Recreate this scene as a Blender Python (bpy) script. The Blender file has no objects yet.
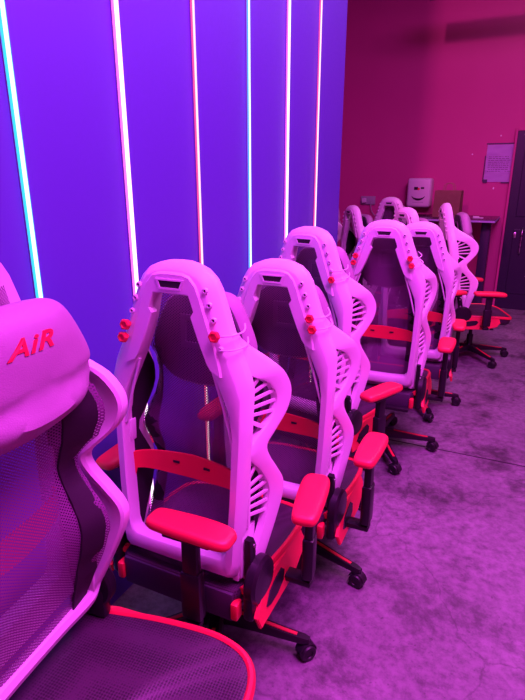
import bpy, bmesh, math, random
from mathutils import Vector, Matrix
random.seed(4)
S = bpy.context.scene
COL = S.collection
R = math.radians

# ------------------------------------------------------------------ materials
def new_mat(name):
    m = bpy.data.materials.new(name); m.use_nodes = True
    nt = m.node_tree
    for n in list(nt.nodes): nt.nodes.remove(n)
    out = nt.nodes.new('ShaderNodeOutputMaterial')
    b = nt.nodes.new('ShaderNodeBsdfPrincipled')
    nt.links.new(b.outputs[0], out.inputs[0])
    return m, nt, b, out

def plain(name, col, rough=.5, metal=0., spec=.5, bump=0., bscale=200., vary=0.):
    m, nt, b, out = new_mat(name)
    b.inputs['Base Color'].default_value = (*col, 1)
    b.inputs['Roughness'].default_value = rough
    b.inputs['Metallic'].default_value = metal
    b.inputs['Specular IOR Level'].default_value = spec
    tc = nt.nodes.new('ShaderNodeTexCoord')
    nz = nt.nodes.new('ShaderNodeTexNoise'); nz.inputs['Scale'].default_value = bscale
    nt.links.new(tc.outputs['Object'], nz.inputs['Vector'])
    if bump:
        bp = nt.nodes.new('ShaderNodeBump'); bp.inputs['Strength'].default_value = bump
        bp.inputs['Distance'].default_value = .002
        nt.links.new(nz.outputs['Fac'], bp.inputs['Height'])
        nt.links.new(bp.outputs[0], b.inputs['Normal'])
    mr = nt.nodes.new('ShaderNodeMapRange')
    mr.inputs['To Min'].default_value = max(0, rough-.06); mr.inputs['To Max'].default_value = min(1, rough+.06)
    nt.links.new(nz.outputs['Fac'], mr.inputs['Value']); nt.links.new(mr.outputs[0], b.inputs['Roughness'])
    return m

M = {}
M['white'] = plain('white_plastic', (.80, .76, .80), .42, bump=.05)
M['red'] = plain('red_plastic', (.80, .025, .06), .48, bump=.08)
M['redrim'] = plain('red_trim', (.72, .02, .05), .45)
M['black'] = plain('black_plastic', (.012, .010, .014), .35, spec=.4)
M['rubber'] = plain('black_rubber', (.01, .01, .012), .5)
M['leather'] = plain('pale_leather', (.34, .23, .33), .5, bump=.3, bscale=350.)
M['leatherback'] = plain('dark_leather', (.045, .03, .055), .6)
M['logo'] = plain('red_logo', (.62, .01, .05), .5)
M['hole'] = plain('hole_dark', (.02, .01, .02), .8)
M['bluewall'] = plain('blue_wall_paint', (.075, .05, .38), .5, bump=.05, bscale=60.)
M['table'] = plain('black_table_laminate', (.03, .02, .05), .25)
M['tableedge'] = plain('table_edge_band', (.35, .3, .55), .35)
M['door'] = plain('dark_door_wood', (.010, .008, .03), .45)
M['metal'] = plain('brushed_metal', (.6, .6, .62), .3, metal=1.)
M['paint_chip'] = plain('white_filler', (.8, .8, .8), .7)
M['whitebox'] = plain('white_dispenser', (.6, .6, .6), .4)
M['grey'] = plain('grey_plastic', (.32, .32, .34), .5)
M['ceil'] = plain('ceiling_paint', (.25, .22, .25), .8)
M['paper'] = plain('notice_paper', (.80, .62, 1.), .7, bump=.4, bscale=9.)
M['tape'] = plain('dark_tape', (.05, .03, .08), .5)
M['ink'] = plain('notice_ink', (.28, .16, .36), .7)
M['screenred'] = plain('dot_red', (.8, .05, .03), .5)
M['ring'] = plain('mount_ring', (.16, .09, .16), .5)
M['liner'] = plain('black_side_cloth', (.02, .012, .022), .7)
M['cord'] = plain('white_cord', (.75, .7, .75), .5)

def seatfabric():
    m, nt, b, out = new_mat('seat_mesh_fabric')
    tc = nt.nodes.new('ShaderNodeTexCoord')
    vo = nt.nodes.new('ShaderNodeTexVoronoi'); vo.inputs['Scale'].default_value = 150
    vo.inputs['Randomness'].default_value = .15
    nt.links.new(tc.outputs['Object'], vo.inputs['Vector'])
    cr = nt.nodes.new('ShaderNodeValToRGB')
    cr.color_ramp.elements[0].position = .25; cr.color_ramp.elements[0].color = (.012, .006, .012, 1)
    cr.color_ramp.elements[1].position = .55; cr.color_ramp.elements[1].color = (.055, .026, .052, 1)
    nt.links.new(vo.outputs['Distance'], cr.inputs[0]); nt.links.new(cr.outputs[0], b.inputs['Base Color'])
    bp = nt.nodes.new('ShaderNodeBump'); bp.inputs['Strength'].default_value = .4; bp.inputs['Distance'].default_value = .002
    nt.links.new(vo.outputs['Distance'], bp.inputs['Height']); nt.links.new(bp.outputs[0], b.inputs['Normal'])
    b.inputs['Roughness'].default_value = .5
    return m
M['seat'] = seatfabric()

def meshfabric():
    # woven net with real see-through openings
    m, nt, b, out = new_mat('back_net')
    b.inputs['Base Color'].default_value = (.20, .075, .20, 1)
    b.inputs['Roughness'].default_value = .45
    tc = nt.nodes.new('ShaderNodeTexCoord')
    sep = nt.nodes.new('ShaderNodeSeparateXYZ'); nt.links.new(tc.outputs['Object'], sep.inputs[0])
    def wave(sock, per, ph=0.):
        a = nt.nodes.new('ShaderNodeMath'); a.operation = 'MULTIPLY_ADD'
        a.inputs[1].default_value = 2*math.pi/per; a.inputs[2].default_value = ph
        nt.links.new(sock, a.inputs[0])
        s = nt.nodes.new('ShaderNodeMath'); s.operation = 'SINE'; nt.links.new(a.outputs[0], s.inputs[0])
        return s.outputs[0]
    mu = nt.nodes.new('ShaderNodeMath'); mu.operation = 'MULTIPLY'
    nt.links.new(wave(sep.outputs['X'], .0096), mu.inputs[0]); nt.links.new(wave(sep.outputs['Z'], .0080), mu.inputs[1])
    gt = nt.nodes.new('ShaderNodeMath'); gt.operation = 'GREATER_THAN'; gt.inputs[1].default_value = .36
    nt.links.new(mu.outputs[0], gt.inputs[0])
    # smooth halo of the holes' size, 0..1
    tr = nt.nodes.new('ShaderNodeBsdfTransparent')
    mx = nt.nodes.new('ShaderNodeMixShader')
    nt.links.new(gt.outputs[0], mx.inputs[0]); nt.links.new(b.outputs[0], mx.inputs[1]); nt.links.new(tr.outputs[0], mx.inputs[2])
    nt.links.new(mx.outputs[0], out.inputs[0])
    return m
M['net'] = meshfabric()

def emis(name, col, strength):
    m = bpy.data.materials.new(name); m.use_nodes = True
    nt = m.node_tree
    for n in list(nt.nodes): nt.nodes.remove(n)
    o = nt.nodes.new('ShaderNodeOutputMaterial'); e = nt.nodes.new('ShaderNodeEmission')
    e.inputs[0].default_value = (*col, 1); e.inputs[1].default_value = strength
    nt.links.new(e.outputs[0], o.inputs[0]); return m

def floormat():
    m, nt, b, out = new_mat('stained_concrete')
    tc = nt.nodes.new('ShaderNodeTexCoord')
    def noise(sc, det=8, rough=.6, dist=0.):
        n = nt.nodes.new('ShaderNodeTexNoise'); n.inputs['Scale'].default_value = sc
        n.inputs['Detail'].default_value = det; n.inputs['Roughness'].default_value = rough
        n.inputs['Distortion'].default_value = dist
        nt.links.new(tc.outputs['Object'], n.inputs['Vector']); return n.outputs['Fac']
    def ramp(s, p0, p1, c0, c1):
        r = nt.nodes.new('ShaderNodeValToRGB')
        r.color_ramp.elements[0].position = p0; r.color_ramp.elements[1].position = p1
        r.color_ramp.elements[0].color = (*c0, 1); r.color_ramp.elements[1].color = (*c1, 1)
        nt.links.new(s, r.inputs[0]); return r.outputs[0]
    def mul(a, c, f=1.):
        x = nt.nodes.new('ShaderNodeMix'); x.data_type = 'RGBA'; x.blend_type = 'MULTIPLY'
        x.inputs[0].default_value = f
        nt.links.new(a, x.inputs[6]); nt.links.new(c, x.inputs[7]); return x.outputs[2]
    base = ramp(noise(1.6, 6, .6), .3, .7, (.15, .14, .15), (.27, .26, .27))
    st = ramp(noise(2.3, 10, .70, .2), .37, .50, (.24, .22, .24), (1, 1, 1))
    fine = ramp(noise(26., 8, .75), .34, .58, (.42, .42, .42), (1.15, 1.15, 1.15))
    spots = ramp(noise(60., 3, .5), .26, .36, (.15, .15, .15), (1, 1, 1))
    c = mul(mul(mul(base, st, .9), fine, .8), spots, .5)
    # hairline cracks
    nzv = nt.nodes.new('ShaderNodeTexNoise'); nzv.inputs['Scale'].default_value = 3; nzv.inputs['Detail'].default_value = 6
    nt.links.new(tc.outputs['Object'], nzv.inputs['Vector'])
    ad = nt.nodes.new('ShaderNodeMixRGB'); ad.blend_type = 'ADD'; ad.inputs[0].default_value = .35
    nt.links.new(tc.outputs['Object'], ad.inputs[1]); nt.links.new(nzv.outputs['Color'], ad.inputs[2])
    vo = nt.nodes.new('ShaderNodeTexVoronoi'); vo.feature = 'DISTANCE_TO_EDGE'; vo.inputs['Scale'].default_value = 1.1
    nt.links.new(ad.outputs[0], vo.inputs['Vector'])
    ck = ramp(vo.outputs['Distance'], .0, .006, (.55, .55, .55), (1, 1, 1))
    c = mul(c, ck, .8)
    nt.links.new(c, b.inputs['Base Color'])
    ro = nt.nodes.new('ShaderNodeMapRange'); ro.inputs['To Min'].default_value = .35; ro.inputs['To Max'].default_value = .6
    nt.links.new(noise(5.), ro.inputs['Value']); nt.links.new(ro.outputs[0], b.inputs['Roughness'])
    bp = nt.nodes.new('ShaderNodeBump'); bp.inputs['Strength'].default_value = .25; bp.inputs['Distance'].default_value = .003
    nt.links.new(noise(40.), bp.inputs['Height']); nt.links.new(bp.outputs[0], b.inputs['Normal'])
    return m
M['floor'] = floormat()

def redwall():
    m, nt, b, out = new_mat('red_wall_paint')
    tc = nt.nodes.new('ShaderNodeTexCoord')
    n = nt.nodes.new('ShaderNodeTexNoise'); n.inputs['Scale'].default_value = 1.4; n.inputs['Detail'].default_value = 5
    nt.links.new(tc.outputs['Object'], n.inputs['Vector'])
    r = nt.nodes.new('ShaderNodeValToRGB')
    r.color_ramp.elements[0].color = (.46, .045, .20, 1); r.color_ramp.elements[1].color = (.54, .055, .24, 1)
    nt.links.new(n.outputs['Fac'], r.inputs[0]); nt.links.new(r.outputs[0], b.inputs['Base Color'])
    b.inputs['Roughness'].default_value = .6
    return m
M['redwall'] = redwall()

def bagmat():
    m, nt, b, out = new_mat('kraft_paper')
    tc = nt.nodes.new('ShaderNodeTexCoord')
    n = nt.nodes.new('ShaderNodeTexNoise'); n.inputs['Scale'].default_value = 30; n.inputs['Detail'].default_value = 5
    nt.links.new(tc.outputs['Object'], n.inputs['Vector'])
    r = nt.nodes.new('ShaderNodeValToRGB')
    r.color_ramp.elements[0].color = (.33, .18, .12, 1); r.color_ramp.elements[1].color = (.42, .25, .17, 1)
    nt.links.new(n.outputs['Fac'], r.inputs[0]); nt.links.new(r.outputs[0], b.inputs['Base Color'])
    b.inputs['Roughness'].default_value = .8
    return m
M['kraft'] = bagmat()

# ------------------------------------------------------------------ mesh helpers
def mesh_from(bm, name, mat, smooth=True):
    bmesh.ops.recalc_face_normals(bm, faces=bm.faces)
    me = bpy.data.meshes.new(name); bm.to_mesh(me); bm.free()
    for m in (mat if isinstance(mat, (list, tuple)) else [mat]): me.materials.append(m)
    if smooth:
        me.polygons.foreach_set('use_smooth', [True]*len(me.polygons))
        me.set_sharp_from_angle(angle=R(38))
    return me

def link(name, me, parent=None, loc=(0, 0, 0), rot=(0, 0, 0)):
    o = bpy.data.objects.new(name, me); COL.objects.link(o)
    o.parent = parent; o.location = loc; o.rotation_euler = rot
    return o

def tag(o, label=None, cat=None, group=None, kind=None):
    if label: o['label'] = label
    if cat: o['category'] = cat
    if group: o['group'] = group
    if kind: o['kind'] = kind
    return o

def empty(name, loc=(0, 0, 0), rz=0):
    o = bpy.data.objects.new(name, None); COL.objects.link(o)
    o.location = loc; o.rotation_euler = (0, 0, rz); o.empty_display_size = .1
    return o

def box(bm, c, s, bev=0., mat=None, segs=2, mi=0):
    r = bmesh.ops.create_cube(bm, size=1.)
    vs = r['verts']
    bmesh.ops.scale(bm, vec=s, verts=vs)
    fs = list({f for v in vs for f in v.link_faces})
    for f in fs: f.material_index = mi
    if bev:
        es = list({e for v in vs for e in v.link_edges})
        rr = bmesh.ops.bevel(bm, geom=es, offset=bev, segments=segs, affect='EDGES', profile=.5)
        vs = list({v for f in rr['faces'] for v in f.verts} | {v for v in vs if v.is_valid})
        for f in {f for v in vs for f in v.link_faces}: f.material_index = mi
    if mat is not None: bmesh.ops.transform(bm, matrix=mat, verts=vs)
    bmesh.ops.translate(bm, vec=c, verts=vs)
    return vs

def cyl(bm, p0, p1, r0, r1=None, n=20, mi=0):
    r1 = r0 if r1 is None else r1
    p0 = Vector(p0); p1 = Vector(p1); d = p1-p0
    q = d.to_track_quat('Z', 'Y').to_matrix().to_4x4(); q.translation = (p0+p1)/2
    r = bmesh.ops.create_cone(bm, cap_ends=True, segments=n, radius1=r0, radius2=r1, depth=d.length)
    bmesh.ops.transform(bm, matrix=q, verts=r['verts'])
    for f in {f for v in r['verts'] for f in v.link_faces}: f.material_index = mi
    return r['verts']

def tube(bm, pts, r, n=10, closed=False, sx=1.):
    pts = [Vector(p) for p in pts]; N = len(pts); rings = []
    up = Vector((0, 0, 1))
    for i, p in enumerate(pts):
        a = pts[(i-1) % N] if (closed or i) else p
        b = pts[(i+1) % N] if (closed or i < N-1) else p
        t = (b-a).normalized()
        s = t.cross(up)
        if s.length < 1e-3: s = t.cross(Vector((1, 0, 0)))
        s.normalize(); u = s.cross(t)
        rings.append([bm.verts.new(p+s*math.cos(2*math.pi*k/n)*r*sx+u*math.sin(2*math.pi*k/n)*r) for k in range(n)])
    for i in range(N if closed else N-1):
        A = rings[i]; B = rings[(i+1) % N]
        for k in range(n): bm.faces.new((A[k], A[(k+1) % n], B[(k+1) % n], B[k]))
    if not closed:
        bm.faces.new(rings[0]); bm.faces.new(rings[-1])

def loft(bm, rings, closed_ring=True, close_path=False, caps=True, mi=0):
    vs = [[bm.verts.new(p) for p in r] for r in rings]
    n = len(vs[0]); L = len(vs)
    for i in range(L if close_path else L-1):
        A = vs[i]; B = vs[(i+1) % L]
        for k in range(n if closed_ring else n-1):
            f = bm.faces.new((A[k], A[(k+1) % n], B[(k+1) % n], B[k])); f.material_index = mi
    if caps and not close_path:
        bm.faces.new(vs[0]).material_index = mi; bm.faces.new(list(reversed(vs[-1]))).material_index = mi
    return vs

def prism(bm, poly, y0, y1, f=lambda a, b, y: (a, y, b), bev=0.):
    a = [bm.verts.new(f(p[0], p[1], y0)) for p in poly]
    b = [bm.verts.new(f(p[0], p[1], y1)) for p in poly]
    n = len(poly)
    fs = [bm.faces.new(a), bm.faces.new(list(reversed(b)))]
    for i in range(n): fs.append(bm.faces.new((a[i], a[(i+1) % n], b[(i+1) % n], b[i])))
    if bev:
        es = [e for e in fs[0].edges]+[e for e in fs[1].edges]
        bmesh.ops.bevel(bm, geom=es, offset=bev, segments=2, affect='EDGES')

def catmull(P, sub=4):
    out = []; n = len(P)
    for i in range(n-1):
        p0 = P[max(i-1, 0)]; p1 = P[i]; p2 = P[i+1]; p3 = P[min(i+2, n-1)]
        for k in range(sub):
            t = k/sub
            out.append(tuple(.5*((2*b)+(-a+c)*t+(2*a-5*b+4*c-d)*t*t+(-a+3*b-3*c+d)*t**3) for a, b, c, d in zip(p0, p1, p2, p3)))
    out.append(tuple(P[-1])); return out

# ------------------------------------------------------------------ chair: back coordinates X (side), Y (forward), Z (up along the back)
OUT = [(0, .925), (.03, .924), (.055, .918), (.086, .906), (.110, .884), (.126, .858), (.140, .82), (.166, .745), (.196, .672), (.216, .628), (.225, .592), (.221, .45), (.213, .25), (.204, .05), (.198, .014), (.184, .0), (.10, .0), (0, .0)]
INN = [(0, .842), (.028, .842), (.054, .841), (.061, .83), (.066, .81), (.070, .785), (.074, .765), (.095, .70), (.124, .637), (.153, .575), (.176, .52), (.185, .46), (.179, .25), (.170, .10), (.162, .078), (.148, .066), (.08, .062), (0, .062)]

def frame_mesh():
    bm = bmesh.new()
    def ring(o, i):
        ox, oz = o; ix, iz = i
        w = math.hypot(ox-ix, oz-iz); ux, uz = (ox-ix)/w, (oz-iz)/w
        P = lambda k, y: (ix+ux*w*k, y, iz+uz*w*k)
        return [P(0, .044), P(0, .010), P(.04/1.0*.5, .004), P(.10, .0), P(.66, -.001), P(.74, .002), P(.97, .024), P(1., .032), P(1., .058), P(.96, .064), P(.05, .050)]
    path = [(o, i) for o, i in zip(OUT, INN)]
    path += [((-o[0], o[1]), (-i[0], i[1])) for o, i in reversed(list(zip(OUT, INN))[1:-1])]
    loft(bm, [ring(o, i) for o, i in path], close_path=True)
    # thin inner rod that runs from the head panel down to the column
    for s in (-1, 1):
        tube(bm, [(s*.120, .012, .64), (s*.153, .014, .54), (s*.183, .016, .43)], .0045, 8)
    return mesh_from(bm, 'back_frame', M['white'])

def panel_mesh():
    bm = bmesh.new()
    A = [(0, .898), (.035, .897), (.058, .890), (.078, .868), (.092, .835), (.105, .80), (.122, .752), (.138, .705), (.153, .655), (.157, .628)]
    B = [(0, .839), (.026, .839), (.0555, .838), (.063, .818), (.071, .795), (.061, .782), (.075, .745), (.091, .705), (.111, .66), (.122, .645)]
    for s in (1,):
        rings = []
        pr = [((-a[0], a[1]), (-b[0], b[1])) for a, b in reversed(list(zip(A, B))[1:])]+list(zip(A, B))
        for a, b in pr:
            rings.append([(b[0], .02, b[1]), (b[0], -.004, b[1]), (b[0]+(a[0]-b[0])*.06, -.007, b[1]+(a[1]-b[1])*.06),
                          (b[0]+(a[0]-b[0])*.88, -.007, b[1]+(a[1]-b[1])*.88), (a[0], -.0005, a[1]), (a[0], .006, a[1])])
        loft(bm, rings)
    return mesh_from(bm, 'head_panel', M['white'])

def slot_mesh():
    bm = bmesh.new()
    # raised rim (white) round a dark recess
    o = [(-.045, .878), (.045, .878), (.034, .850), (-.034, .850)]
    i = [(-.037, .8735), (.037, .8735), (.029, .855), (-.029, .855)]
    ro = [bm.verts.new((x, -.0068, z)) for x, z in o]; rf = [bm.verts.new((x, -.0095, z)) for x, z in o]
    ri = [bm.verts.new((x, -.0095, z)) for x, z in i]; rb = [bm.verts.new((x, -.0072, z)) for x, z in i]
    for k in range(4):
        q = (k+1) % 4
        bm.faces.new((ro[k], ro[q], rf[q], rf[k])); bm.faces.new((rf[k], rf[q], ri[q], ri[k])); bm.faces.new((ri[k], ri[q], rb[q], rb[k]))
    f = bm.faces.new(rb); f.material_index = 1
    return mesh_from(bm, 'handle_slot', [M['white'], M['hole']], False)

PEG = [(.105, .855), (.118, .818), (.131, .780), (.143, .742), (.153, .705)]
def peg_mesh():
    bm = bmesh.new()
    r = [[(rad*math.cos(a*math.pi/8), y, rad*math.sin(a*math.pi/8)) for a in range(16)] for rad, y in ((.0085, .002), (.0078, -.004), (.0068, -.006), (.0042, -.006), (.0035, -.002))]
    vs = loft(bm, r, caps=False)
    f = bm.faces.new(vs[-1]); f.material_index = 1
    return mesh_from(bm, 'peg', [M['white'], M['hole']])
def knob_mesh():
    bm = bmesh.new()
    rings = []
    for rad, y in ((.006, .0), (.007, -.010), (.0135, -.012), (.0155, -.018), (.0145, -.025), (.010, -.027), (.0085, -.024), (.004, -.024)):
        rings.append([(rad*(1+.07*math.cos(a*math.pi/12*6))*math.cos(a*math.pi/12), y, rad*(1+.07*math.cos(a*math.pi/12*6))*math.sin(a*math.pi/12)) for a in range(24)])
    loft(bm, rings)
    return mesh_from(bm, 'knob', M['red'])

W = [((.045, .775), (.035, .72)), ((.085, .712), (.035, .66)), ((.150, .657), (.06, .627)), ((.205, .60), (.130, .59)), ((.228, .545), (.165, .54)), ((.212, .49), (.150, .485)),
     ((.165, .44), (.09, .437)), ((.132, .405), (.040, .395)), ((.142, .365), (.065, .37)), ((.175, .315), (.108, .325)), ((.205, .265), (.140, .27)), ((.208, .22), (.145, .22)),
     ((.185, .155), (.128, .155)), ((.145, .065), (.095, .065)), ((.105, -.02), (.062, -.02))]
WC = catmull([(*a, *b) for a, b in W], 4)
def wx(d, s): return .197 + .30*max(0, d-.03)
def head_in(s):   # the wing follows the frame inward near the top
    return 0 if s < .62 else (s-.62)*.42
def wing_mesh(sd):
    bm = bmesh.new(); rings = []
    t = .012
    for fd, fs, i_d, i_s in WC:
        L = math.hypot(fd-i_d, fs-i_s); ud, us = (fd-i_d)/L, (fs-i_s)/L
        r = []
        for k, x in ((0, -t), (.0, t*.75), (.12, t), (.55, t), (.72, t*1.15), (.93, t*1.0), (1., t*.45), (1., -t*1.6), (.9, -t*2.0), (.55, -t*1.2)):
            d = i_d+ud*L*k; s = i_s+us*L*k
            r.append((sd*(wx(d, s)-head_in(s)+x), d, s))
        rings.append(r)
    loft(bm, rings)
    def bar(a, b, w=.009, th=.007):
        p = Vector((sd*wx(*a), a[0], a[1])); q = Vector((sd*wx(*b), b[0], b[1]))
        mt = (q-p).to_track_quat('Z', 'X').to_matrix().to_4x4()
        d = q-p; yy = d.cross(Vector((sd, 0, 0))).normalized(); xx = yy.cross(d).normalized()
        m3 = Matrix((xx, yy, d.normalized())).transposed().to_4x4(); m3.translation = (p+q)/2
        r = bmesh.ops.create_cube(bm, size=1.); bmesh.ops.scale(bm, vec=(th, w, d.length), verts=r['verts'])
        bmesh.ops.transform(bm, matrix=m3, verts=r['verts'])
    # upper window: hub bar, struts and ribs
    bar((.068, .60), (.068, .46), .012, .012)
    bar((.030, .592), (.070, .592), .010); bar((.030, .47), (.070, .47), .010)
    bar((.066, .585), (.105, .618), .012); bar((.066, .49), (.125, .455), .012)
    for a, b in (((.068, .570), (.145, .592)), ((.068, .550), (.165, .560)), ((.068, .528), (.168, .529)), ((.068, .507), (.160, .498))):
        bar(a, b, .0080)
    # lower window
    bar((.064, .335), (.066, .16), .012, .012)
    bar((.030, .31), (.066, .31), .010); bar((.064, .31), (.092, .345), .010)
    for a, b in (((.065, .288), (.130, .308)), ((.065, .265), (.146, .278)), ((.065, .242), (.150, .246)), ((.065, .219), (.149, .214)), ((.065, .196), (.140, .184))):
        bar(a, b, .0085)
    box(bm, (sd*.203, .075, .075), (.010, .085, .15), .003)
    # flange that joins the wing to the column
    for s0, s1 in ((.36, .43), (.63, .74), (-.01, .10)):
        box(bm, (sd*(.190-head_in((s0+s1)/2)), .044, (s0+s1)/2), (.02, .03, s1-s0), .003)
    return mesh_from(bm, 'side_wing', M['white'])

def liner_mesh(sd):   # black side panel inside the wing
    bm = bmesh.new(); rings = []
    for k in range(25):
        s = -.0+.66*k/24
        d1 = max(.075, min(.170, wfront(s)-.055))
        x = .184-head_in(s)
        rings.append([(sd*x, .045, s), (sd*(x+.004), .045, s), (sd*(x+.006), d1, s), (sd*(x+.002), d1, s)])
    loft(bm, rings)
    return mesh_from(bm, 'side_liner', M['liner'])
def wfront(s):
    best = min(WC, key=lambda w: abs(w[1]-s)); return best[0]
def net_mesh():
    bm = bmesh.new(); rows = []
    n = 16
    for j in range(41):
        s = -.02+.86*j/40
        hw = .198 if s < .60 else .198-(s-.60)*.43
        e = wfront(min(max(s, -.03), .77))-.018
        c = .092+.035*math.exp(-((s-.25)/.14)**2)
        if s > .62: e = e*(1-(s-.62)/.22)+.075*((s-.62)/.22)
        rows.append([bm.verts.new((hw*(-1+2*i/n), c+(e-c)*abs(-1+2*i/n)**2.5, s)) for i in range(n+1)])
    for j in range(40):
        for i in range(n): bm.faces.new((rows[j][i], rows[j][i+1], rows[j+1][i+1], rows[j+1][i]))
    return mesh_from(bm, 'back_net', M['net'])

def border_mesh(sd):   # opaque dark hem of the net
    bm = bmesh.new(); rings = []
    for j in range(31):
        s_ = -.01+.66*j/30
        e = wfront(min(max(s_, -.03), .77))-.018; c = .100+.035*math.exp(-((s_-.25)/.14)**2)
        k = 1 if s_ < .58 else 1-(s_-.58)*2.2
        D = lambda x: c+(e-c)*abs(x/.198)**2.5
        rings.append([(sd*x*k, D(x)+o, s_) for x, o in ((.135, -.003), (.160, -.003), (.188, -.003), (.188, .002), (.160, .002), (.135, .002))])
    loft(bm, rings)
    return mesh_from(bm, 'net_border', M['liner'])
def rail_mesh():       # white rail that joins the two wings in front
    bm = bmesh.new(); rings = []
    P = [(-.215, .112, .02), (-.205, .105, -.01), (-.17, .100, -.022), (-.08, .092, -.026), (.08, .092, -.026), (.17, .100, -.022), (.205, .105, -.01), (.215, .112, .02)]
    for x, d, s_ in catmull(P, 4):
        rings.append([(x, d-.022, s_-.016), (x, d-.026, s_+.010), (x, d-.010, s_+.020), (x, d+.010, s_+.016), (x, d+.016, s_), (x, d+.010, s_-.018)])
    loft(bm, rings)
    return mesh_from(bm, 'front_rail', M['white'])
def band_mesh():
    bm = bmesh.new(); rings = []
    P = [(-.190, .004), (-.188, .035), (-.160, .068), (-.10, .088), (0, .098), (.10, .088), (.160, .068), (.188, .035), (.190, .004)]
    C = catmull(P, 4)
    for k, (x, y) in enumerate(C):
        u = abs(x)/.184
        lo = .250+.015*(u**2); hi = .326-.006*u
        if y < .045: lo = .225
        a = C[max(k-1, 0)]; b = C[min(k+1, len(C)-1)]; tx, ty = b[0]-a[0], b[1]-a[1]; L = math.hypot(tx, ty); nx, ny = -ty/L*.004, tx/L*.004
        rings.append([(x-nx, y-ny, lo), (x+nx, y+ny, lo), (x+nx, y+ny, hi), (x-nx, y-ny, hi)])
    loft(bm, rings)
    for sx in (-.055, .055):
        v = box(bm, (sx, .0905, .295), (.022, .006, .007), mi=1)
    return mesh_from(bm, 'lumbar_band', [M['red'], M['hole']])

# headrest: polar outline
HO = [(0, .828), (.06, .827), (.092, .820), (.116, .800), (.138, .762), (.160, .712), (.172, .675), (.172, .648), (.162, .612), (.138, .580), (.105, .552), (.06, .538), (0, .533)]
HC = catmull(HO, 3)
HC = HC+[(-x, z) for x, z in reversed(HC[1:-1])]
HZ = .68
def hfront(k):     # depth of the front face at relative radius k
    return .150+.050*max(0, 1-k**3.2)**.6
def head_mesh():
    bm = bmesh.new(); rings = []
    def ring(k, y): return [(x*k, y, HZ+(z-HZ)*k) for x, z in HC]
    for k, y in ((.90, .108), (.97, .118), (1.0, .138), (1.0, .150)): rings.append(ring(k, y))
    for k in (.985, .96, .92, .85, .75, .62, .48, .32, .15): rings.append(ring(k, hfront(k)))
    vs = loft(bm, rings, caps=False)
    for v in [v for r in vs for v in r]:   # neck roll along the lower edge
        if v.co.y > .15:
            z = v.co.z; x = v.co.x
            v.co.y += .020*math.exp(-((z-.592-.25*x*x)/.030)**2)*max(0, 1-(x/.15)**4)
            v.co.y -= .006*math.exp(-((z-.640-.3*x*x)/.012)**2)
            v.co.y -= .004*math.exp(-((abs(x)-.105-.25*(.68-z))/.008)**2)*(1 if z > .62 else 0)
    bm.faces.new(vs[-1])
    return mesh_from(bm, 'headrest', M['leather'])
def headback_mesh():
    bm = bmesh.new()
    rings = []
    for k, y in ((.905, .109), (.89, .100), (.80, .095), (.4, .094)): rings.append([(x*k, y, HZ+(z-HZ)*k) for x, z in HC])
    loft(bm, rings)
    # square mounting ring
    for cx, cz, sx, sz in ((0, .751, .10, .018), (0, .669, .10, .018), (-.041, .71, .018, .10), (.041, .71, .018, .10)):
        box(bm, (cx, .090, cz), (sx, .010, sz), .003, mi=1)
    return mesh_from(bm, 'headrest_shell', [M['leatherback'], M['ring']])

def logo_mesh():
    cu = bpy.data.curves.new('logo', 'FONT'); cu.body = 'AiR'; cu.size = .053; cu.shear = .45; cu.offset = .0012
    cu.align_x = 'CENTER'; cu.space_character = 1.12; cu.extrude = .0008; cu.resolution_u = 3
    ob = bpy.data.objects.new('logo_tmp', cu); COL.objects.link(ob)
    dg = bpy.context.evaluated_depsgraph_get(); me = bpy.data.meshes.new_from_object(ob.evaluated_get(dg))
    bpy.data.objects.remove(ob)
    for v in me.vertices:
        # the front faces +Y, so writing runs towards -X
        x = -v.co.x*1.12+.010; z = .740+v.co.y*.92
        best = 1
        ang = math.atan2(z-HZ, x)
        c = min(HC, key=lambda p: abs(math.atan2(math.sin(math.atan2(p[1]-HZ, p[0])-ang), math.cos(math.atan2(p[1]-HZ, p[0])-ang))))
        k = math.hypot(x, z-HZ)/math.hypot(c[0], c[1]-HZ)
        v.co = (x, hfront(min(k, 1))+.0006+v.co.z, z)
    me.materials.clear(); me.materials.append(M['logo']); me.name = 'logo_text'
    return me

def cord_mesh(sd, i):
    bm = bmesh.new(); x, z = PEG[i]
    tube(bm, catmull([(sd*x, -.008, z), (sd*(x+.020), -.010, z+.001), (sd*(x+.042), .012, z+.003), (sd*(x+.046), .06, z+.006), (sd*(x+.020), .115, z+.012)], 5), .0024, 8)
    return mesh_from(bm, 'cord', M['cord'])

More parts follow.
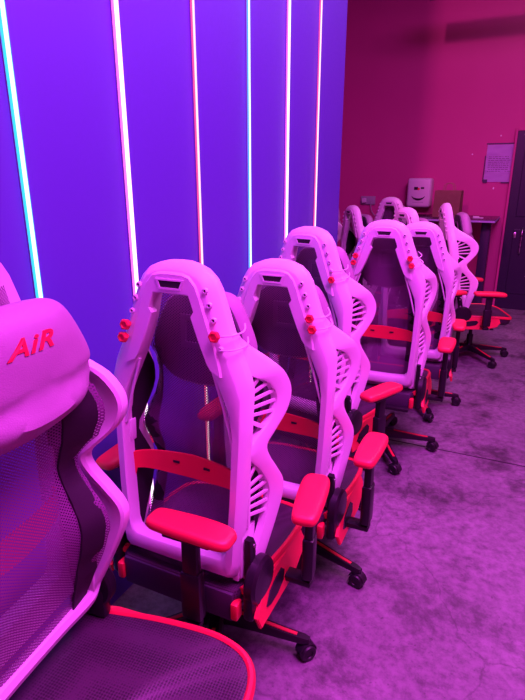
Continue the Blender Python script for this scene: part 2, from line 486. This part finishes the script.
# seat coordinates: Z=0 is the seat top plane, Y=0 hub
def seat_outline():
    P = [(0, .285), (.12, .283), (.19, .272), (.232, .24), (.252, .18), (.256, .10), (.250, .0), (.236, -.10), (.222, -.18), (.205, -.222), (.17, -.232), (0, -.234)]
    C = catmull(P, 4); return C+[(-x, y) for x, y in reversed(C[1:-1])]
def seat_mesh():
    bm = bmesh.new(); O = seat_outline()
    def ring(k, z, kz=1.): return [(x*k, .02+(y-.02)*k, z-(.020*max(0, (y-.12)/.16)**2)*kz) for x, y in O]
    rings = [ring(.88, -.075), ring(.97, -.055), ring(1., -.025), ring(.997, -.012), ring(.975, -.002)]
    for k in (.93, .85, .7, .5, .3, .12): rings.append(ring(k, .001-.016*(1-k), .7+.3*k))
    loft(bm, rings)
    return mesh_from(bm, 'seat', M['seat'])
def rim_mesh():
    bm = bmesh.new()
    O = [p for p in seat_outline()]
    # start at rear right going forward round to rear left
    O2 = [p for p in O if not (p[1] < -.21)]
    half = [p for p in O2 if p[0] >= 0]; half.sort(key=lambda p: -math.atan2(p[1]+.0, p[0]))
    pts = sorted(O2, key=lambda p: math.atan2(p[0], p[1]))
    rings = []
    n = len(pts)
    for i, (x, y) in enumerate(pts):
        a = pts[max(i-1, 0)]; b = pts[min(i+1, n-1)]; tx, ty = b[0]-a[0], b[1]-a[1]; L = math.hypot(tx, ty); nx, ny = -ty/L, tx/L
        if nx*x+ny*y < 0: nx, ny = -nx, -ny
        z = -(.020*max(0, (y-.12)/.16)**2)
        rings.append([(x+nx*d, y+ny*d, z+h) for d, h in ((-.009, .000), (-.004, .005), (.004, .004), (.009, -.003), (.009, -.014), (.003, -.018), (-.009, -.014))])
    loft(bm, rings)
    return mesh_from(bm, 'seat_rim', M['redrim'])
def sidepanel_mesh(sd):
    bm = bmesh.new()
    P = [(-.215, -.105), (-.225, -.065), (-.17, -.022), (-.12, -.006), (.10, -.006), (.155, -.012), (.165, -.045), (.135, -.080), (.04, -.105)]
    def f(a, b, x): return (sd*(x+.022-.24*(b+.105)), a, b-.006)
    prism(bm, P, .250, .264, f, .003)
    return mesh_from(bm, 'side_panel', M['red'])
def recess_mesh(sd):
    bm = bmesh.new()
    P = [(-.165, -.068), (-.13, -.042), (-.08, -.032), (-.035, -.028), (-.02, -.042), (-.04, -.065), (-.09, -.076), (-.14, -.076)]
    def f(a, b, x): return (sd*(x+.022-.24*(b+.105)), a, b-.006)
    prism(bm, P, .2635, .268, f)
    return mesh_from(bm, 'panel_recess', M['black'])
def skirt_mesh():
    bm = bmesh.new()
    box(bm, (0, -.225, -.055), (.40, .022, .10), .008)
    return mesh_from(bm, 'rear_skirt', M['leatherback'])
def tab_mesh(sd):
    bm = bmesh.new()
    box(bm, (sd*.208, -.228, -.058), (.024, .036, .058), .006)
    return mesh_from(bm, 'corner_tab', M['redrim'])
def mech_mesh():
    bm = bmesh.new()
    box(bm, (0, 0, -.105), (.17, .26, .055), .012)
    box(bm, (0, .01, -.085), (.50, .07, .016), .004)
    box(bm, (0, -.17, -.095), (.40, .06, .02), .005)
    cyl(bm, (.08, .08, -.11), (.24, .10, -.115), .006)
    box(bm, (.25, .10, -.115), (.05, .03, .008), .003)
    return mesh_from(bm, 'tilt_mechanism', M['black'])
def recl_mesh(sd):
    bm = bmesh.new()
    # rounded disc cover with a hanging block, pivot at the back's foot
    c = Vector((sd*.245, -.155, -.015))
    rings = []
    for r, x in ((.030, -.016), (.068, -.016), (.074, -.010), (.074, .012), (.066, .022), (.030, .026), (.010, .027)):
        rings.append([(c.x+sd*x, c.y+r*math.cos(a*math.pi/16), c.z+r*math.sin(a*math.pi/16)) for a in range(32)])
    loft(bm, rings)
    box(bm, (sd*.243, -.165, -.070), (.036, .12, .10), .012)
    return mesh_from(bm, 'recliner_cover', M['black'])
def strap_mesh(sd):   # back coordinates
    bm = bmesh.new(); rings = []
    for d, s, w in ((.045, .135, .012), (.055, .110, .018), (.058, .06, .018), (.062, .0, .022), (.066, -.04, .026)):
        rings.append([(sd*.214, d-w, s), (sd*.232, d-w, s), (sd*.236, d-w*.6, s), (sd*.236, d+w*.6, s), (sd*.232, d+w, s), (sd*.214, d+w, s)])
    loft(bm, rings)
    for s in (.11, .05): cyl(bm, (sd*.234, .055, s), (sd*.240, .055, s), .006, n=12, mi=1)
    return mesh_from(bm, 'recliner_arm', [M['black'], M['metal']])
def post_mesh(h):     # arm upright, origin at the pad's underside
    bm = bmesh.new()
    box(bm, (0, 0, -h*.36), (.028, .050, h*.72), .006)
    box(bm, (0, 0, -h*.72), (.038, .066, h*.56), .010)
    box(bm, (0, 0, -.008), (.062, .150, .016), .005)
    return mesh_from(bm, 'arm_post', M['black'])
def pad_mesh():
    bm = bmesh.new(); rings = []
    O = []
    P = [(0, .135), (.026, .132), (.041, .112), (.046, .07), (.046, .0), (.043, -.06), (.038, -.11), (.026, -.128), (0, -.131)]
    C = catmull(P, 4); O = C+[(-x, y) for x, y in reversed(C[1:-1])]
    for k, kx, z in ((.90, .84, 0), (.965, .94, .003), (1., 1., .010), (1., 1., .017), (.985, .96, .025), (.95, .87, .030), (.85, .70, .0325), (.5, .4, .033)):
        rings.append([(x*kx, y*k, z-(.006*max(0, y/.13)**2)) for x, y in O])
    loft(bm, rings)
    return mesh_from(bm, 'arm_pad', M['red'])
def leg_mesh():       # along +Y from hub
    bm = bmesh.new(); rings = []
    for y, w, z0, z1 in ((.020, .030, .070, .128), (.06, .026, .074, .122), (.16, .023, .074, .108), (.26, .020, .070, .094), (.328, .018, .068, .088), (.350, .012, .070, .084)):
        rings.append([(-w, y, z0), (-w*1.05, y, (z0+z1)/2), (-w*.7, y, z1), (w*.7, y, z1), (w*1.05, y, (z0+z1)/2), (w, y, z0)])
    loft(bm, rings)
    return mesh_from(bm, 'base_leg', M['black'])
def strip_mesh():
    bm = bmesh.new(); rings = []
    for y, z in ((.10, .1165), (.16, .1085), (.26, .0945), (.305, .0893)):
        rings.append([(-.007, y, z-.002), (-.006, y, z+.0025), (.006, y, z+.0025), (.007, y, z-.002)])
    loft(bm, rings)
    return mesh_from(bm, 'leg_strip', M['redrim'])
def caster_mesh():    # origin at floor under the leg end, wheels roll along Y
    bm = bmesh.new()
    for sx in (-1, 1):
        rings = []
        for r, x in ((.010, .006), (.028, .006), (.030, .010), (.030, .020), (.027, .025), (.016, .026), (.014, .022), (.004, .022)):
            rings.append([(sx*x, r*math.cos(a*math.pi/12), .030+r*math.sin(a*math.pi/12)) for a in range(24)])
        loft(bm, rings)
    # hood
    rings = []
    for a in range(-1, 8):
        t = a*math.pi/9+.35
        rings.append([(x, .034*math.cos(t)*q, .030+.034*math.sin(t)*q) for x, q in ((-.005, .9), (.005, .9), (.018, .98), (.016, 1.06), (-.016, 1.06), (-.018, .98))])
    loft(bm, rings)
    cyl(bm, (0, .008, .055), (0, .008, .074), .008, n=12)
    return mesh_from(bm, 'caster', M['rubber'])
def hub_mesh():
    bm = bmesh.new()
    rings = [[(r*math.cos(a*math.pi/15), r*math.sin(a*math.pi/15), z) for a in range(30)] for r, z in ((.030, .064), (.040, .070), (.042, .118), (.036, .130), (.026, .134))]
    loft(bm, rings); return mesh_from(bm, 'base_hub', M['black'])
def gas_mesh(h):
    bm = bmesh.new()
    cyl(bm, (0, 0, .125), (0, 0, h*.62), .027, n=24); cyl(bm, (0, 0, h*.60), (0, 0, h), .016, n=20)
    return mesh_from(bm, 'gas_lift', M['black'])

ME = dict(frame=frame_mesh(), panel=panel_mesh(), slot=slot_mesh(), peg=peg_mesh(), knob=knob_mesh(), net=net_mesh(), band=band_mesh(),
          head=head_mesh(), rail=rail_mesh(), border=[border_mesh(-1), border_mesh(1)], headback=headback_mesh(), logo=logo_mesh(), seat=seat_mesh(), rim=rim_mesh(), skirt=skirt_mesh(), mech=mech_mesh(),
          pad=pad_mesh(), leg=leg_mesh(), strip=strip_mesh(), caster=caster_mesh(), hub=hub_mesh())
for s_ in (-1, 1):
    ME['wing', s_] = wing_mesh(s_); ME['liner', s_] = liner_mesh(s_); ME['side', s_] = sidepanel_mesh(s_); ME['recess', s_] = recess_mesh(s_); ME['tab', s_] = tab_mesh(s_)
    ME['recl', s_] = recl_mesh(s_); ME['strap', s_] = strap_mesh(s_)
    for i_ in (3, 4): ME['cord', s_, i_] = cord_mesh(s_, i_)
HB = .225     # the back's foot lies this far behind the hub

def chair(bx, by, yaw, z0, rec, label, base=0., knobs=((), ()), cords=((), ()), pads=((.355, .02, 0, .69), (.355, .02, 0, .69)), hb=HB, sz=.02, ss=1., hs=1.):
    """bx, by: foot of the back; yaw: heading; z0: seat height; rec: recline."""
    c, s = math.cos(yaw), math.sin(yaw)
    hx, hy = bx-s*hb, by+c*hb
    root = empty('gaming_chair', (hx, hy, 0), yaw)
    tag(root, label, 'chair', 'mesh gaming chairs parked along the blue wall')
    bl = (0, -hb, z0); br = (rec, 0, 0)
    fr = link('back_frame', ME['frame'], root, bl, br)
    link('head_panel', ME['panel'], fr); link('handle_slot', ME['slot'], fr)
    for si, sd in enumerate((-1, 1)):
        for i, (x, z) in enumerate(PEG):
            if i in knobs[si]:
                k = link('knob', ME['knob'], fr, (sd*x, 0, z)); k['label'] = 'red flower-shaped knob'
            else: link('peg', ME['peg'], fr, (sd*x, 0, z))
        for i in cords[si]: link('cord', ME['cord', sd, i], fr)
        wg = link('side_wing', ME['wing', sd], root, bl, br); ln = link('side_liner', ME['liner', sd], wg); ln['label'] = 'black cloth inside the wing'
        rc = link('recliner_cover', ME['recl', sd], root, (0, HB-hb, z0)); 
        link('recliner_arm', ME['strap', sd], root, bl, br)
    nn = link('back_net', ME['net'], root, bl, br)
    for q in ME['border']: link('net_border', q, nn)
    link('front_rail', ME['rail'], root, bl, br)
    b = link('lumbar_band', ME['band'], root, bl, br); b['label'] = 'red lumbar band'
    h = link('headrest', ME['head'], root, bl, br); h.scale = (hs, 1, 1 if hs == 1 else .9); h.location.z += 0 if hs == 1 else .08; h.location.y += .028
    link('headrest_shell', ME['headback'], h); l = link('logo_text', ME['logo'], h); l['label'] = 'red AiR lettering'
    sl = (0, HB-hb+.23*(ss-1), z0-.004-sz)
    st = link('seat', ME['seat'], root, sl); st.scale = (ss, ss, 1)
    r_ = link('seat_rim', ME['rim'], st); r_['label'] = 'red seat piping'
    link('rear_skirt', ME['skirt'], st)
    for si, sd in enumerate((-1, 1)):
        link('corner_tab', ME['tab', sd], st)
        p = link('side_panel', ME['side', sd], st); p['label'] = 'red seat side panel'
        link('panel_recess', ME['recess', sd], st)
        px, py, pr, pz = pads[si]
        h = pz-.033-(z0-sz-.065)
        a = link('armrest', post_mesh(h), root, (sd*px, py, pz-.033), (0, 0, pr))
        pd = link('arm_pad', ME['pad'], a); pd['label'] = 'red arm pad'
        bm = bmesh.new(); x0 = .23; box(bm, ((x0+px)/2*sd, py, z0-.085), (px-x0+.03, .05, .022), .006); bmesh.ops.translate(bm, vec=(0, 0, -sz), verts=bm.verts)
        link('arm_bracket', mesh_from(bm, 'arm_bracket', M['black']), root)
    link('tilt_mechanism', ME['mech'], root, (0, 0, z0-sz))
    link('gas_lift', gas_mesh(z0-.12), root)
    link('base_hub', ME['hub'], root)
    rnd = random.Random(int(bx*1000)+int(by*777))
    for k in range(5):
        a = base-yaw-math.pi/2+k*2*math.pi/5       # base: world angle of one leg
        lg = link('base_leg', ME['leg'], root, (0, 0, 0), (0, 0, a))
        st_ = link('leg_strip', ME['strip'], lg); st_['label'] = 'red strip on the leg'
        link('caster', ME['caster'], lg, (0, .337, 0), (0, 0, rnd.uniform(-.9, .9)))
    return root

CH = [
 dict(bx=-1.0, by=.605, yaw=R(-83), z0=.555, rec=R(0), base=R(20), hb=.27, sz=.115, ss=1.12, hs=1.14, pads=((.375, .045, R(-4), .70), (.355, .02, 0, .69)),
      label='nearest gaming chair, at the left edge, facing the room, AiR lettering on its pale headrest'),
 dict(bx=-.837, by=1.081, yaw=.023, z0=.470, rec=-.06, base=R(8), knobs=((3, 4), (3,)), cords=((), (3, 4)), pads=((.355, .0, 0, .69), (.350, .0, R(10), .69)),
      label='biggest chair back, one red knob on its right side, just behind the nearest chair'),
 dict(bx=-.771, by=1.614, yaw=.035, z0=.410, rec=-.006, base=R(-12), knobs=((3,), (3, 4)), cords=((), (3, 4)), pads=((.355, 0, 0, .66), (.35, -.10, R(0), .66)),
      label='second chair back in the row, seen from behind, two red knobs on its right side'),
 dict(bx=-.915, by=2.282, yaw=-.164, z0=.465, rec=.026, base=R(-22), hb=.14, knobs=((), (4,)), cords=((), (3, 4)), pads=((.305, 0, 0, .68), (.37, -.04, R(-12), .66)),
      label='third chair back, closest to the blue wall, one red knob low on its right'),
 dict(bx=-.690, by=2.84, yaw=.049, z0=.467, rec=.064, base=R(15), hb=.15, knobs=((3, 4), (3, 4)), cords=((), (3, 4)), pads=((.355, 0, 0, .69), (.35, .04, R(0), .715)),
      label='fourth chair back in the row, two red knobs on each side of its white frame'),
 dict(bx=-.632, by=3.54, yaw=.114, z0=.417, rec=.115, base=R(17), knobs=((), ()), cords=((), ()), pads=((.355, 0, 0, .67), (.29, -.05, R(0), .66)),
      label='fifth chair back in the row, bare peg holes and no knobs, beside the four-knob chair'),
 dict(bx=-.96, by=4.70, yaw=R(-38), z0=.44, rec=.08, base=R(17), label='gaming chair with a pinkish frame top, standing below the white wall dispenser'),
 dict(bx=-.60, by=5.02, yaw=R(-70), z0=.475, rec=.17, base=R(25), label='gaming chair facing right with its whole seat in view, before the black high table'),
 dict(bx=-1.42, by=6.0, yaw=R(-12), z0=.48, rec=.08, base=R(17), label='far gaming chair showing its back, just left of the white wall dispenser'),
 dict(bx=-1.60, by=5.25, yaw=R(-45), z0=.42, rec=.08, base=R(17), label='far gaming chair turned right, standing below the wall socket'),
 dict(bx=-2.10, by=5.75, yaw=R(-60), z0=.50, rec=.10, base=R(17), label='far gaming chair half hidden behind the end of the blue wall'),
]
for d in CH: chair(**d)

# ------------------------------------------------------------------ setting
def slab(name, c, s, mat, bev=0.):
    bm = bmesh.new(); box(bm, (0, 0, 0), s, bev)
    o = link(name, mesh_from(bm, name, mat, False), None, c); tag(o, kind='structure'); return o
WX = -1.28; YB = 7.4; CZ = 4.2
bm = bmesh.new(); box(bm, (0, 0, -.05), (8, 12, .1)); 
tag(link('floor', mesh_from(bm, 'floor', M['floor'], False), None, (-.5, 2.5, 0)), kind='structure')
slab('wall_left', (WX-.07, .86, CZ/2), (.14, 5.86, CZ), M['bluewall'])
slab('wall_back', (-.5, YB+.06, CZ/2), (8, .12, CZ), M['redwall'])
slab('wall_right', (3.1, 2.5, CZ/2), (.1, 9.9, CZ), M['redwall'])
slab('wall_front', (-.5, -2.2, CZ/2), (8, .1, CZ), M['redwall'])
slab('wall_far_left', (-3.9, 5.5, CZ/2), (.1, 3.9, CZ), M['redwall'])
slab('ceiling', (-.5, 2.5, CZ+.05), (8, 12, .1), M['ceil'])

slab('shadow_beam', (.9, 6.2, 3.38), (4.3, .16, .15), M['ceil'])  # unseen beam, added to cast a dark band high on the back wall
# floor joint
bm = bmesh.new(); box(bm, (0, 0, 0), (3.4, .007, .0016)); 
tag(link('trim_1', mesh_from(bm, 'floor_joint', M['hole'], False), None, (.9, 3.14, .0009), (0, 0, R(1.5))), kind='structure')

# neon tubes on the blue wall
NE = [((.03, .38, 1.), (.85, 1.1, 1.25), .0065, 2.), ((1., .10, .90), (1.25, 1., 1.25), .0085, 2.2), ((1., .06, .28), (1.1, .6, .75), .005, 1.6),
      ((.05, .22, 1.), (.75, .95, 1.25), .0055, 2.), ((1., .10, .85), (1.25, 1., 1.2), .008, 2.2), ((1., .06, .30), (1.15, .65, .85), .0055, 1.6)]
LB = ['cyan neon tube, leftmost on the blue wall', 'magenta neon tube between the cyan one and the first pink-red one', 'pink-red neon tube between the magenta and the blue ones',
      'blue neon tube in the middle of the blue wall, rising behind the second chair back', 'magenta neon tube between the blue one and the last tube', 'pink-red neon tube nearest the end of the blue wall']
NY = [1.075, 1.506, 1.947, 2.398, 2.842, 3.294]
for k, (c, cc, rad, st) in enumerate(NE):
    root = empty('neon_tube', (WX, NY[k], .12)); tag(root, LB[k], 'light', 'upright neon tubes on the blue wall')
    hgt = CZ-.2
    bm = bmesh.new(); box(bm, (.003, 0, hgt/2), (.006, rad*3.2, hgt), .001)
    link('mounting_channel', mesh_from(bm, 'channel', M['grey']), root)
    bm = bmesh.new(); cyl(bm, (.012, 0, 0), (.012, 0, hgt), rad*.8, n=12)
    link('glowing_core', mesh_from(bm, 'tube', emis('neon_core_%d' % k, cc, 1.5)), root)
    bm = bmesh.new()
    for sy in (-1, 1): box(bm, (.007, sy*rad*1.25, hgt/2), (.006, rad*.7, hgt))  # glowing coloured strips stand in for the halo beside the core
    link('tinted_halo', mesh_from(bm, 'halo_strip', emis('neon_tint_%d' % k, c, st), False), root)

# door on the back wall
dz = 2.13
bm = bmesh.new(); box(bm, (.55, 0, dz/2), (1.1, .04, dz), .004)
for cx in (.28, .80):
    for cz, hh in ((.60, .8), (1.6, .9)): box(bm, (cx, -.022, cz), (.36, .012, hh), .006)
dr = link('door_1', mesh_from(bm, 'door', M['door'], False), None, (-.315, YB-.03, 0)); tag(dr, kind='structure')
bm = bmesh.new(); tube(bm, catmull([(.20, -.03, .70), (.20, -.075, .74), (.20, -.08, .86), (.20, -.075, .98), (.20, -.03, 1.02)], 5), .010)
link('door_handle', mesh_from(bm, 'handle', M['metal']), dr)
bm = bmesh.new(); box(bm, (.12, -.03, .93), (.035, .02, .07), .008); cyl(bm, (.12, -.035, .94), (.12, -.05, .94), .012)
link('door_lock', mesh_from(bm, 'lock', M['metal']), dr)
bm = bmesh.new(); box(bm, (0, 0, dz/2+.015), (.025, .05, dz+.03), .004); box(bm, (.6, 0, dz+.015), (1.2, .05, .03), .004)
tag(link('trim_2', mesh_from(bm, 'door_frame', M['redwall'], False), None, (-.327, YB-.03, 0)), kind='structure')

# high table
tb = empty('high_table', (-.90, 6.95, 0)); tag(tb, 'black high table with a pale edge against the magenta back wall', 'table')
tz = 1.15
bm = bmesh.new(); box(bm, (0, 0, tz-.012), (1.02, .86, .024), .003); link('tabletop', mesh_from(bm, 'tabletop', M['table']), tb)
bm = bmesh.new(); box(bm, (0, -.432, tz-.013), (1.02, .004, .018)); box(bm, (.512, 0, tz-.013), (.004, .86, .018)); link('edge_band', mesh_from(bm, 'edge_band', M['tableedge'], False), tb)
for sx in (-.43, .41):
    for sy in (-.1,):
        bm = bmesh.new(); box(bm, (sx, sy, (tz-.024)/2), (.10, .26, tz-.024), .004); link('leg', mesh_from(bm, 'leg', M['table']), tb)

# paper bag
bg = empty('paper_bag', (-.965, 6.95, tz), R(-6)); tag(bg, 'brown kraft paper bag with twisted handles standing on the high table', 'bag')
bm = bmesh.new()
w, dp, h = .155, .08, .31
rings = []
for z, kx, ky in ((0, 1, 1), (.004, 1, 1), (h*.5, .99, .9), (h*.85, 1., .75), (h, 1.0, .6)):
    rings.append([(-w*kx, -dp*ky, z), (0, -dp*ky*1.02, z), (w*kx, -dp*ky, z), (w*kx*.96, 0, z), (w*kx, dp*ky, z), (0, dp*ky, z), (-w*kx, dp*ky, z), (-w*kx*.96, 0, z)])
vs = loft(bm, rings, caps=False); bm.faces.new(vs[0])
bmesh.ops.solidify(bm, geom=bm.faces[:], thickness=.002)
link('bag_body', mesh_from(bm, 'bag', M['kraft'], False), bg)
for sy in (-.048, .048):
    bm = bmesh.new(); tube(bm, catmull([(-.06, sy, h-.02), (-.05, sy*.9, h+.06), (0, sy*.8, h+.085), (.05, sy*.9, h+.06), (.06, sy, h-.02)], 5), .004)
    link('handle', mesh_from(bm, 'handle', M['kraft']), bg)
bm = bmesh.new(); box(bm, (0, 0, .012), (.07, .035, .024), .005); box(bm, (.055, .0, .006), (.05, .03, .012), .003)
tag(link('tissue_pack', mesh_from(bm, 'tissue_pack', M['whitebox']), None, (-.62, 6.85, tz)), 'small white crumpled pack lying on the high table, right of the bag', 'pack')

# wall dispenser with the smiling face mark
dp_ = empty('wall_dispenser', (-1.375, YB, 1.24)); tag(dp_, 'white wall dispenser with a dark smile mark, above the far chairs', 'dispenser')
bm = bmesh.new()
vsb = box(bm, (0, -.10, .18), (.30, .20, .36), .035, segs=4); link('dispenser_body', mesh_from(bm, 'body', M['whitebox']), dp_)
bm = bmesh.new()
pts = [(.085*math.sin(a), .155-.055*math.cos(a)) for a in [R(-75+150*i/16) for i in range(17)]]
rings = []
for i, (x, z) in enumerate(pts):
    t = .004+.009*math.sin(math.pi*i/16); rings.append([(x, -.204, z-t), (x, -.204, z+t), (x, -.199, z+t), (x, -.199, z-t)])
loft(bm, rings); link('smile_mark', mesh_from(bm, 'smile', M['black'], False), dp_)
bm = bmesh.new(); box(bm, (-.035, -.201, .235), (.05, .005, .036), .002); box(bm, (.045, -.201, .24), (.04, .005, .022), .002); link('eye_mark', mesh_from(bm, 'eyes', M['black'], False), dp_)
bm = bmesh.new(); cyl(bm, (.0, -.199, .228), (.0, -.206, .228), .014, n=16); link('nose_mark', mesh_from(bm, 'nose', M['screenred'], False), dp_)
bm = bmesh.new()
for i in range(9): box(bm, (-.06+.015*i, -.2005, .065), (.009, .003, .010))
link('small_print', mesh_from(bm, 'print', M['grey'], False), dp_)

# wall socket, plug and flex
sk = empty('wall_socket', (-2.08, YB, 1.31)); tag(sk, 'grey double wall socket on the dark magenta wall with a plug in it', 'socket')
bm = bmesh.new(); box(bm, (0, -.012, 0), (.20, .024, .11), .005); link('socket_plate', mesh_from(bm, 'plate', M['grey']), sk)
bm = bmesh.new(); box(bm, (-.045, -.045, .0), (.06, .045, .06), .008); link('plug', mesh_from(bm, 'plug', M['whitebox']), sk)
bm = bmesh.new(); tube(bm, catmull([(.05, -.03, -.02), (.055, -.05, -.09), (.09, -.05, -.17), (.16, -.04, -.22), (.25, -.03, -.24)], 6), .006)
link('flex', mesh_from(bm, 'flex', M['grey']), sk)

# taped notice
nt_ = empty('wall_notice', (-.487, YB, 1.77)); tag(nt_, 'crinkled paper notice taped to the magenta wall, left of the dark door', 'notice')
bm = bmesh.new(); rows = []
for j in range(19):
    z = .215-.43*j/18
    rows.append([bm.verts.new((-.148+.296*i/12, -.006-.005*abs(math.sin(j*.9+i*.25))-.008*math.exp(-((z-.105-.03*math.sin(i*.6))/.012)**2)-.008*math.exp(-((z+.11-.02*abs(i-6)/3)/.012)**2), z)) for i in range(13)])
for j in range(18):
    for i in range(12): bm.faces.new((rows[j][i], rows[j][i+1], rows[j+1][i+1], rows[j+1][i]))
bmesh.ops.solidify(bm, geom=bm.faces[:], thickness=.001)
link('sheet', mesh_from(bm, 'sheet', M['paper']), nt_)
bm = bmesh.new()
for z in [.078-.021*i for i in range(9)]:
    x = -.12
    rr = random.Random(int(z*1000))
    while x < .11:
        wd = rr.uniform(.012, .04); box(bm, (x+wd/2, -.0145, z), (wd, .001, .006)); x += wd+.008
link('printed_lines', mesh_from(bm, 'lines', M['ink'], False), nt_)
bm = bmesh.new()
box(bm, (0, -.004, .226), (.32, .006, .014)); box(bm, (.158, -.004, .0), (.012, .006, .42)); box(bm, (-.158, -.004, -.06), (.012, .006, .30)); box(bm, (-.13, -.016, -.205), (.05, .004, .04)); box(bm, (.10, -.0145, -.222), (.10, .004, .012))
link('tape', mesh_from(bm, 'tape', M['tape'], False), nt_)
for k, (x, z, lb) in enumerate(((-.50, 2.085, 'tiny white filler spot on the wall right above the notice'), (-.80, 1.88, 'tiny white filler spot on the wall left of the notice'), (-.51, 1.48, 'tiny white filler spot on the wall below the notice'))):
    bm = bmesh.new(); r = bmesh.ops.create_icosphere(bm, subdivisions=2, radius=.009); bmesh.ops.scale(bm, vec=(1, .3, 1.6 if k == 2 else 1), verts=r['verts'])
    tag(link('filler_spot', mesh_from(bm, 'spot', M['paint_chip']), None, (x, YB-.002, z)), lb, 'spot')

# ------------------------------------------------------------------ light
def area(name, loc, rot, size, col, e, sy=None):
    l = bpy.data.lights.new(name, 'AREA'); l.energy = e; l.color = col; l.size = size
    if sy: l.shape = 'RECTANGLE'; l.size_y = sy
    o = bpy.data.objects.new(name, l); COL.objects.link(o); o.location = loc; o.rotation_euler = rot; return o
area('ceiling_lamp_near', (.6, .9, 3.9), (0, R(18), 0), 1.6, (.92, .066, 1.), 245)
area('ceiling_lamp_mid', (.5, 3.2, 3.9), (0, R(15), 0), 1.4, (1., .15, .95), 85)
area('ceiling_lamp_far', (.6, 5.6, 3.9), (0, R(0), 0), 1.0, (.8, .42, .75), 26)
sp = bpy.data.lights.new('added_edge_spot', 'SPOT'); sp.energy = 430; sp.color = (1., .10, .55); sp.spot_size = R(55); sp.spot_blend = .4; sp.shadow_soft_size = .11  # added spot: gives the back wall its brighter right part and shadow edge
so = bpy.data.objects.new('added_edge_spot', sp); COL.objects.link(so); so.location = (-1.235, 1.5, 3.9)
so.rotation_euler = (Vector((-.2, 7.4, 1.8))-Vector(so.location)).to_track_quat('-Z', 'Y').to_euler()
w = bpy.data.worlds.new('world'); S.world = w; w.use_nodes = True
w.node_tree.nodes['Background'].inputs[0].default_value = (.25, .05, .35, 1); w.node_tree.nodes['Background'].inputs[1].default_value = .06

# ------------------------------------------------------------------ camera
cam = bpy.data.cameras.new('camera'); co = bpy.data.objects.new('camera', cam); COL.objects.link(co)
cam.sensor_fit = 'VERTICAL'; cam.sensor_height = 24; cam.lens = 529/700*24; cam.clip_start = .02
th = R(18.0); al = R(26.6)
F = Vector((-math.sin(al)*math.cos(th), math.cos(al)*math.cos(th), -math.sin(th)))
co.location = (0, 0, 1.6); co.rotation_euler = F.to_track_quat('-Z', 'Y').to_euler()
S.camera = co
S.view_settings.view_transform = 'Standard'; S.view_settings.look = 'None'; S.view_settings.exposure = .15; S.view_settings.gamma = 1
S.view_settings.use_curve_mapping = False
